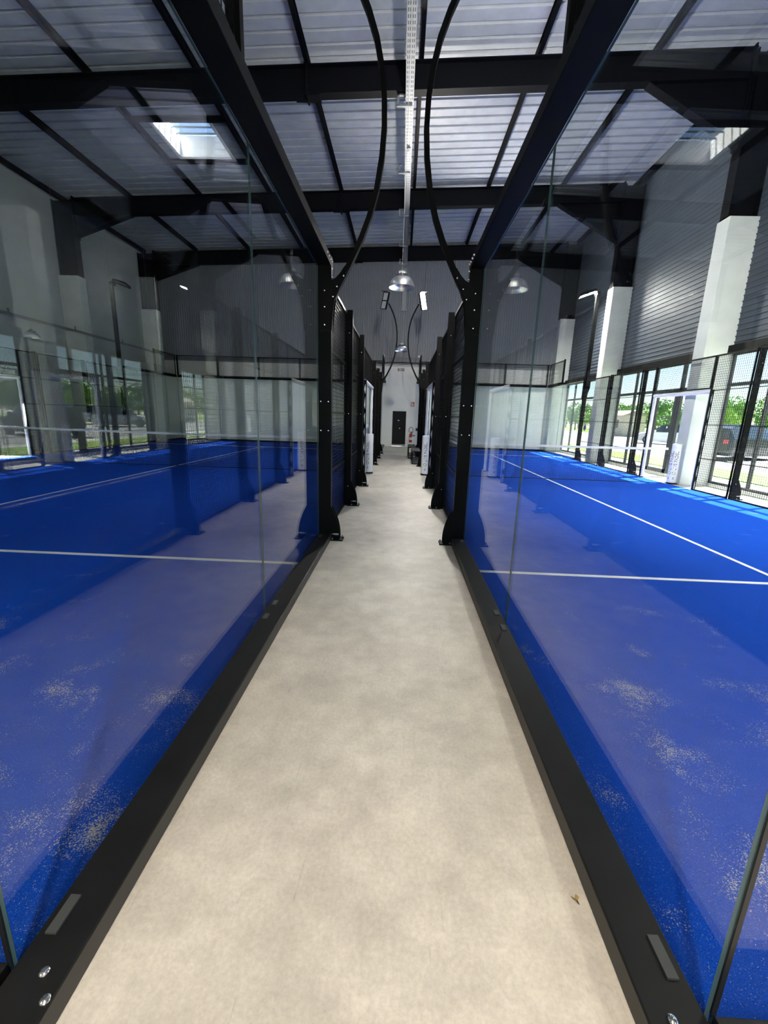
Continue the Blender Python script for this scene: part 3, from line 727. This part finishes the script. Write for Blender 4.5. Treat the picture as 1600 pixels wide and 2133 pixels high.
# dark sealing strip on the near glass corners
for x, lab in ((XGR+0.0195, 'narrow court'), (XGL-0.0195, 'wide court')):
    tag(one('corner_seal', lambda m: m.box(-0.006, 0.006, -0.002, 0.014, 0.082, 3.0), 'seal_black', None, (x, Y0, 0)), 'dark rubber seal in the near glass corner of the %s' % lab, 'seal')

# ------------------------------------------------------------------ nets
def net(x0, x1, label):
    t = thing('court_net', label, 'net', ((x0+x1)/2, NETY, 0)); wdt = x1-x0
    g = wire_grid(wdt, 0.82, 0.03, 0.045, 0.0016)
    o = link('netting', g.mesh('netting', 'net_black'), t, (0, 0, 0), (0, 0, PI/2)); o['kind'] = 'stuff'
    def band(mb):
        n = 24
        for i in range(n):
            a, b = -wdt/2+wdt*i/n, -wdt/2+wdt*(i+1)/n
            za = 0.885+0.03*(2*abs(a)/wdt)**2; zb = 0.885+0.03*(2*abs(b)/wdt)**2
            for y, d in ((-0.008, 0), (0.008, 0)):
                mb.quad((a, y, za-0.055), (b, y, zb-0.055), (b, y, zb), (a, y, za))
            mb.quad((a, -0.008, za), (b, -0.008, zb), (b, 0.008, zb), (a, 0.008, za))
            mb.quad((a, -0.008, za-0.055), (b, -0.008, zb-0.055), (b, 0.008, zb-0.055), (a, 0.008, za-0.055))
    one('top_band', band, 'net_white', t)
    one('bottom_cord', lambda m: m.box(-wdt/2, wdt/2, -0.006, 0.006, 0.017, 0.03), 'net_black', t)
    for s in (): one('net_post', lambda m: m.box(s*wdt/2-0.04, s*wdt/2+0.04, -0.04, 0.04, 0.016, 0.94), 'black_steel', t)
net(XGR+0.09, XFR-0.09, 'black court net with white top band across the narrow court')
net(XFL+0.09, XGL-0.09, 'black court net with white top band across the wide court')

# ------------------------------------------------------------------ cable trays, pendants, end wall fittings
tr = thing('cable_tray', 'perforated galvanised cable tray running high above the aisle', 'cable tray', (-0.085, 0, 8.12))
def tray(mb):
    mb.box(-0.085, 0.085, YF+0.3, 20.85, 0, 0.004)
    for s in (-1, 1): mb.box(s*0.085-0.003, s*0.085+0.003, YF+0.3, 20.85, 0, 0.06)
one('tray', tray, 'zinc', tr)
def slots(mb):
    y = 0.3
    while y < 20.8:
        for x in (-0.058, -0.024, 0.024, 0.058): mb.box(x-0.008, x+0.008, y, y+0.07, -0.002, -0.0005)
        y += 0.12
o = one('slot_row', slots, 'seal_black', tr); o['kind'] = 'stuff'
one('cable_bundle', lambda m: [m.tube([(x, YF+0.4, 0.02), (x+0.01, 5, 0.02), (x-0.01, 12, 0.02), (x, 20.8, 0.02)], 0.009, 5) for x in (-0.05, -0.02, 0.015, 0.05)], 'seal_black', tr)
wt = thing('cable_drop', 'galvanised cable tray dropping down the grey end wall', 'cable tray', (-0.085, 0, 8.06))
one('wall_tray', lambda m: (m.box(-0.085, 0.085, 21.17, 21.18, -1.75, 0.0), m.box(-0.088, -0.082, 21.14, 21.18, -1.75, 0.05), m.box(0.082, 0.088, 21.14, 21.18, -1.75, 0.05), m.box(-0.13, 0.13, 21.12, 21.18, -1.80, -1.75)), 'zinc', wt)
one('wall_conduit', lambda m: m.tube([(0, 21.17, -1.75), (0, 21.17, -3.35)], 0.014, 6), 'zinc', wt)
for y in (2.9, 5.75, 8.35, 10.95, 13.55, 16.15, 18.75, 20.8):
    def br(mb):
        mb.box(-0.27, -0.225, y-0.02, y+0.02, -0.02, 0.19); mb.box(-0.27, 0.06, y-0.02, y+0.02, -0.035, -0.003); mb.box(-0.27, -0.10, y-0.02, y+0.02, 0.16, 0.19)
    one('tray_bracket', br, 'zinc', tr)
one('detector', lambda m: m.lathe([(0.0, -0.07), (0.04, -0.06), (0.05, -0.02), (0.05, 0.0)], 14, (0.02, 12.5, -0.01)), 'sensor_white', tr, smooth=True)

def pendant(loc, ztop, label, lit=False):
    t = thing('pendant_lamp', label, 'lamp', loc)
    one('shade', lambda m: m.lathe([(0.072, 0.155), (0.10, 0.150), (0.14, 0.125), (0.172, 0.085), (0.19, 0.045), (0.20, 0.0), (0.203, -0.004), (0.203, 0.0), (0.194, 0.046), (0.176, 0.088), (0.143, 0.129), (0.102, 0.154), (0.072, 0.159)], 36), 'aluminium', t, smooth=True)
    one('heat_sink', lambda m: ([m.box(0.03, 0.115, -0.004, 0.004, 0.155, 0.19)] and m.lathe([(0.0, 0.152), (0.085, 0.152), (0.08, 0.175), (0.04, 0.185), (0.0, 0.185)], 20)), 'anthracite', t)
    def fins(mb):
        for i in range(24):
            a = 2*PI*i/24; c, s_ = math.cos(a), math.sin(a); q = 0.004
            mb.poly([(0.05*c-q*s_, 0.05*s_+q*c, 0.152), (0.118*c-q*s_, 0.118*s_+q*c, 0.152), (0.105*c-q*s_, 0.105*s_+q*c, 0.178), (0.05*c-q*s_, 0.05*s_+q*c, 0.195)], (2*q*s_, -2*q*c, 0))
    one('cooling_fin', fins, 'anthracite', t)
    one('driver_box', lambda m: (m.lathe([(0.032, 0.185), (0.032, 0.215)], 12, (0, 0, 0), 'z', True), m.box(-0.05, 0.05, -0.012, 0.012, 0.2, 0.235), m.tube([(0, 0, 0.23), (0.012, 0, 0.25), (0, 0, 0.275), (-0.012, 0, 0.25), (0, 0, 0.23)], 0.004, 5)), 'zinc', t)
    one('led_disc', lambda m: m.lathe([(0.0, 0.15), (0.072, 0.15), (0.072, 0.145), (0.0, 0.145)], 20), 'fill_lamp_on' if lit else 'led_off', t)
    one('suspension_wire', lambda m: m.tube([(0, 0, 0.26), (0, 0, ztop-loc[2])], 0.003, 5), 'zinc', t)
pendant((-0.075, 7.25, 3.46), 8.115, 'domed aluminium pendant lamp hanging between the near and middle fence posts')
pendant((-0.085, 14.4, 3.53), 8.115, 'domed aluminium pendant lamp hanging between the far floodlight arms')
for x, y, lab in ((-0.085, -1.2, 'added unseen lit pendant lamp hanging over the aisle mouth'), (-0.085, -4.2, 'added unseen lit pendant lamp hanging over the entrance floor'), (-5.5, -2.6, 'added unseen lit pendant lamp behind the wide court'), (4.5, -2.6, 'added unseen lit pendant lamp behind the narrow court')):
    pendant((x, y, 4.4), 8.1, lab, True)  # added lamps out of view, warm fill for the near floor
tr2 = thing('cable_tray', 'grey cable tray hung low in the corridor beside the blank wall', 'cable tray', (-11.5, 0, 4.0))
one('tray', lambda m: (m.box(-0.09, 0.09, 0.5, 21.0, 0, 0.005), m.box(-0.09, -0.084, 0.5, 21.0, 0, 0.06), m.box(0.084, 0.09, 0.5, 21.0, 0, 0.06)), 'zinc', tr2)
for y in (6.5, 9.5, 12.4, 14.9, 17.4, 19.9):
    one('tray_bracket', lambda m: (m.box(-0.05, 0.3, y-0.02, y+0.02, -0.03, 0.0), m.box(0.27, 0.3, y-0.02, y+0.02, -0.03, 0.12), m.tube([(0.0, y, 0.05), (0.0, y, 4.5)], 0.003, 4)), 'zinc', tr2)
pendant((-11.45, 13.35, 3.5), 3.96, 'domed pendant lamp under the low cable tray by the blank wall')

bx = thing('score_display', 'small black display board with grey digits high above the end door', 'display', (-0.10, YB-0.03, 3.65))
one('display_case', lambda m: m.box(-0.16, 0.16, -0.03, 0.03, -0.06, 0.06), 'screen_black', bx)
link('lettering', text_mesh('1359', 0.105, 'digit_grey'), bx, (-0.125, -0.032, -0.037), (PI/2, 0, 0))
for x, lab in ((-0.97, 'left'), (0.72, 'right')):
    sn = thing('motion_sensor', 'white ball shaped sensor above the end wall door, %s' % ('over the wide court side' if x < 0 else 'over the narrow court side'), 'sensor', (x, YB-0.04, 4.27))
    one('sensor_ball', lambda m: m.lathe([(0.0, -0.11), (0.04, -0.105), (0.06, -0.075), (0.055, -0.03), (0.04, 0.0)], 14, (0, 0, 0), 'y'), 'sensor_white', sn, smooth=True)
    one('lens', lambda m: m.lathe([(0.0, -0.118), (0.022, -0.112), (0.022, -0.10)], 10, (-0.015, 0, 0.01), 'y'), 'seal_black', sn)
tag(one('conduit', lambda m: (m.tube([(-0.9, 0, 0), (0.66, 0, 0)], 0.012, 6), m.tube([(0.52, 0, 0), (0.52, 0, -0.4)], 0.012, 6)), 'zinc', None, (0, YB-0.10, 4.2)), 'thin grey conduit between the two ball sensors', 'conduit')
tag(one('black_cable', lambda m: m.tube([(-1.2+0.2*i, 0, 0.045*math.sin(i*PI/12)-0.005*(i % 3)) for i in range(13)], 0.02, 6), 'rubber', None, (0, Y1+0.12, 3.93)), 'black cable strung across the aisle between the court mesh tops', 'cable')
tag(one('hanging_wire', lambda m: m.tube([(0.9-0.012*i+0.02*math.sin(i*1.7), 0, -0.17*i) for i in range(26)], 0.008, 5), 'rubber', None, (0, YB-0.07, 8.3)), 'thin black wire hanging loosely down the grey end wall', 'wire')
for x in (-2.5,): pass
sg = thing('fire_sign', 'small red and white fire safety sign on the end wall', 'sign', (0.53, YB-0.004, 2.06))
one('sign_plate', lambda m: m.box(-0.085, 0.085, -0.004, 0.003, -0.1, 0.1), 'sign_red', sg)
one('sign_symbol', lambda m: (m.box(-0.06, -0.01, -0.006, -0.004, -0.07, 0.07), m.box(-0.01, 0.05, -0.006, -0.004, -0.07, -0.02), m.box(0.03, 0.06, -0.006, -0.004, 0.0, 0.05)), 'logo_white', sg)
fx = thing('fire_extinguisher', 'red fire extinguisher hung on the white wall beside the black door', 'extinguisher', (0.50, YB-0.10, 0.22))
one('cylinder', lambda m: m.lathe([(0.0, 0.0), (0.07, 0.0), (0.075, 0.02), (0.075, 0.36), (0.06, 0.41), (0.03, 0.43), (0.0, 0.43)], 20), 'red_paint', fx, smooth=True)
one('label_band', lambda m: m.lathe([(0.0755, 0.12), (0.0765, 0.12), (0.0765, 0.25), (0.0755, 0.25)], 20), 'logo_white', fx)
one('valve', lambda m: (m.lathe([(0.025, 0.43), (0.025, 0.48)], 10, (0, 0, 0), 'z', True), m.box(-0.02, 0.11, -0.012, 0.012, 0.475, 0.495), m.box(-0.02, 0.1, -0.01, 0.01, 0.515, 0.53)), 'seal_black', fx)
one('hose', lambda m: m.tube([(0.0+0.10*math.cos(a), -0.03, 0.60+0.14*math.sin(a)) for a in [PI*1.35-2*PI*i/20*0.95 for i in range(21)]] + [(0.12, -0.04, 0.36), (0.16, -0.05, 0.33)], 0.012, 6), 'rubber', fx, smooth=True)
one('nozzle', lambda m: m.tube([(0.10, -0.05, 0.30), (0.20, -0.05, 0.35)], [0.012, 0.025], 8), 'rubber', fx)
tag(one('wall_socket', lambda m: (m.box(-0.05, 0.05, -0.02, 0, -0.07, 0.07), m.box(-0.04, 0.04, -0.024, -0.02, -0.06, 0.06)), 'anthracite', None, (0.78, YB, 0.85)), 'small dark switch box on the end wall near the extinguisher', 'switch')

# benches beside the narrow court
for (y0_, y1_, x0_, x1_, lab) in ((13.45, 14.7, 0.385, 0.64, 'black framed bench beside the narrow court fence, nearer the net doorway'), (15.15, 16.5, 0.29, 0.56, 'black framed bench beside the narrow court fence, nearer the end door')):
    b = thing('bench', lab, 'bench', ((x0_+x1_)/2, (y0_+y1_)/2, 0)); hx_, hy_ = (x1_-x0_)/2, (y1_-y0_)/2
    one('seat', lambda m: m.box(-hx_, hx_, -hy_, hy_, 0.405, 0.43), 'bench_top', b)
    for sx in (-1, 1):
        for sy_ in (-1, 1): one('leg', lambda m: m.box(sx*(hx_-0.013)-0.013, sx*(hx_-0.013)+0.013, sy_*(hy_-0.013)-0.013, sy_*(hy_-0.013)+0.013, 0, 0.405), 'black_steel', b)
    for sy_ in (-1, 1):
        one('stretcher', lambda m: m.box(-hx_, hx_, sy_*(hy_-0.013)-0.011, sy_*(hy_-0.013)+0.011, 0.0, 0.022), 'black_steel', b)
        one('seat_rail', lambda m: m.box(-hx_, hx_, sy_*(hy_-0.013)-0.011, sy_*(hy_-0.013)+0.011, 0.38, 0.405), 'black_steel', b)
    one('shelf', lambda m: m.box(-hx_+0.03, hx_-0.0, -hy_+0.02, hy_-0.02, 0.10, 0.12), 'bench_top', b)

# dead moth on the floor
mo = thing('dead_moth', 'tiny tan dead moth lying on the concrete beside the rail', 'moth', (0.618, 1.047, 0.0), 0.4)
def wing(mb, s):
    mb.poly([(0, 0, 0.003), (s*0.011, 0.006, 0.010), (s*0.009, 0.018, 0.006), (s*0.002, 0.014, 0.003)], (0, 0, 0.0008))
for s in (-1, 1): one('wing', lambda m: wing(m, s), 'moth_wing', mo)
one('body', lambda m: m.tube([(0, -0.008, 0.003), (0, 0.0, 0.004), (0, 0.012, 0.002)], [0.001, 0.0025, 0.001], 6), 'moth_dark', mo)

# ------------------------------------------------------------------ outside: cars, trees, low house
def car(loc, rz, paint, label, st, belt=0.92):
    t = thing('car', label, 'car', loc, rz)
    # stations along the length: y, z_bottom, z_belt, z_top, half width low, half width belt, half width top
    def ring(k):
        y, zb, zm, zt, wl, wm, wt = k
        return [(wl, y, zb), (wm+0.03, y, (zb+zm)*0.5), (wm, y, zm), (wt, y, zt), (-wt, y, zt), (-wm, y, zm), (-wm-0.03, y, (zb+zm)*0.5), (-wl, y, zb)]
    body, glass_ = MB(), MB()
    for a, b in zip(st[:-1], st[1:]):
        ra, rb = ring(a), ring(b)
        for i in range(8):
            j = (i+1) % 8
            tall = (a[3]-a[2] > 0.2) or (b[3]-b[2] > 0.2)
            g = tall and i in (2, 4)
            slope = tall and i == 3 and abs(a[3]-b[3]) > 0.25
            (glass_ if (g or slope) else body).quad(ra[i], ra[j], rb[j], rb[i])
    for r_ in (ring(st[0]), ring(st[-1])):
        n = len(body.v); body.v += r_; body.f.append(tuple(range(n, n+8))); body.m.append(0)
    link('body', body.mesh('body', paint, True), t); link('windows', glass_.mesh('windows', 'car_glass', True), t)
    one('pillar_trim', lambda m: [m.box(sx*0.70-0.02, sx*0.70+0.02, y-0.04, y+0.04, belt, belt+0.42) for sx in (-1, 1) for y in (0.1,)], paint, t)
    for sx in (-1, 1):
        for y in (st[0][0]+0.85, st[-1][0]-0.85):
            wv = one('wheel', lambda m: m.lathe([(0.0, -0.1), (0.26, -0.1), (0.32, -0.08), (0.32, 0.08), (0.26, 0.1), (0.0, 0.1)], 22, (0, 0, 0), 'x'), 'tyre', t, (sx*0.80, y, 0.32))
            def rim(mb):
                mb.lathe([(0.06, 0.0), (0.06, 0.012), (0.0, 0.012)], 12, (0, 0, 0), 'x')
                mb.lathe([(0.19, 0.0), (0.22, 0.0), (0.22, 0.01), (0.19, 0.01), (0.19, 0.0)], 20, (0, 0, 0), 'x')
                for i in range(5):
                    q = 2*PI*i/5; c, s_ = math.cos(q), math.sin(q)
                    mb.poly([(0, 0.05*c-0.02*s_, 0.05*s_+0.02*c), (0, 0.2*c-0.02*s_, 0.2*s_+0.02*c), (0, 0.2*c+0.02*s_, 0.2*s_-0.02*c), (0, 0.05*c+0.02*s_, 0.05*s_-0.02*c)], (0.01, 0, 0))
            link('rim', cached('rim', lambda: (lambda m: (rim(m), m)[1])(MB()).mesh('rim', 'rim')), wv, (sx*0.1 if sx > 0 else -0.11, 0, 0))
    for sx in (-1, 1):
        one('headlight', lambda m: m.box(sx*0.6-0.14, sx*0.6+0.14, st[-1][0]-0.05, st[-1][0]+0.02, 0.62, 0.74), 'logo_white', t)
        one('tail_light', lambda m: m.box(sx*0.66-0.1, sx*0.66+0.1, st[0][0]-0.02, st[0][0]+0.05, 0.75, 0.92), 'sign_red', t)
        one('mirror', lambda m: m.box(sx*0.93-0.09, sx*0.93+0.09, 0.72, 0.84, belt, belt+0.13), paint, t)
    return t
HATCH = [(-2.0, 0.35, 0.75, 0.95, 0.72, 0.78, 0.70), (-1.85, 0.22, 0.92, 1.30, 0.80, 0.84, 0.62), (-1.3, 0.2, 0.93, 1.46, 0.82, 0.86, 0.60), (0.0, 0.2, 0.91, 1.47, 0.82, 0.86, 0.60), (0.45, 0.2, 0.90, 1.38, 0.82, 0.86, 0.60),
         (1.05, 0.2, 0.89, 0.95, 0.82, 0.85, 0.72), (1.75, 0.22, 0.76, 0.82, 0.80, 0.82, 0.66), (2.05, 0.34, 0.58, 0.66, 0.70, 0.74, 0.60)]
SUV = [(y*1.08, zb, zm*1.06, zt*1.08, a*1.03, b*1.03, c*1.03) for (y, zb, zm, zt, a, b, c) in HATCH]
car((15.9, 20.6, -0.015), math.radians(-66), 'car_dark', 'dark grey car parked near the facade, seen through the mesh', SUV)
car((20.2, 33.2, -0.015), math.radians(58), 'car_white', 'white hatchback parked outside the glazed entrance door', HATCH)
car((19.4, 24.3, -0.015), math.radians(-66), 'car_blue', 'dark blue car parked beyond the dark grey car', HATCH)
car((24.6, 36.5, -0.015), math.radians(58), 'car_white', 'white car parked farther out behind the white hatchback', SUV)

def crown_mesh(mat, seed, n=1500):
    rnd = random.Random(seed); mb = MB()
    blobs = [(rnd.uniform(-1.2, 1.2), rnd.uniform(-1.2, 1.2), rnd.uniform(1.75, 3.4), rnd.uniform(0.7, 1.2)) for _ in range(11)]
    for i in range(n):
        bx_, by_, bz_, br_ = rnd.choice(blobs)
        d = Vector((rnd.gauss(0, 1), rnd.gauss(0, 1), rnd.gauss(0, 1))).normalized()*br_*rnd.uniform(0.75, 1.05)
        c = Vector((bx_, by_, bz_))+d; a = Vector((rnd.gauss(0, 1), rnd.gauss(0, 1), rnd.gauss(0, 1))).normalized(); b = a.orthogonal().normalized(); s_ = rnd.uniform(0.10, 0.2)
        mb.quad(c-a*s_, c-b*s_*0.6, c+a*s_, c+b*s_*0.6)
    return mb.mesh('foliage', mat)
crowns = [crown_mesh(m_, 11+i) for i, m_ in enumerate(('leaf_a', 'leaf_b', 'leaf_c', 'leaf_a'))]
trunk = MB().tube([(0, 0, 0.02), (0.05, 0, 0.9), (0, 0.05, 2.2)], [0.16, 0.12, 0.07], 8).mesh('trunk', 'bark')
TREE_LAB = ['mid green bushy tree in the row beyond the car park', 'bright yellow green tree in the row beyond the car park', 'dark green dense tree in the row beyond the car park', 'mid green bushy tree in the row beyond the car park']
rnd = random.Random(3)
i = 0
for yv in range(8, 115, 7):
    for row in range(3):
        k = (i*7+row*3) % 4; i += 1
        xx = 31+row*7.2+rnd.uniform(-0.3, 0.3); sc = (0.98, 1.25, 1.38)[row]*rnd.uniform(0.9, 1.0)
        yv_ = yv+row*2.3
        t = thing('tree', TREE_LAB[k], 'tree', (xx, yv_+rnd.uniform(-0.2, 0.2), 0), rnd.uniform(0, 6), 'trees beyond the car park')
        t.scale = (sc, sc, sc*rnd.uniform(0.85, 1.05))
        f = link('foliage', crowns[k], t); f['kind'] = 'stuff'
        link('trunk', trunk, t)
hs = thing('house', 'low beige building with a tiled roof among the trees', 'house', (26.0, 52.0, 0), 0.0)
one('walls', lambda m: m.box(-1.2, 1.2, -3, 3, 0, 2.3), 'plaster', hs)
one('roof', lambda m: m.poly([(-1.4, -3.2, 2.3), (1.4, -3.2, 2.3), (0, -3.2, 2.9)], (0, 6.4, 0)), 'roof_tile', hs)
for y in (-1.5, 1.5): one('window', lambda m: m.box(-1.23, -1.18, y-0.4, y+0.4, 0.9, 1.8), 'car_glass', hs)
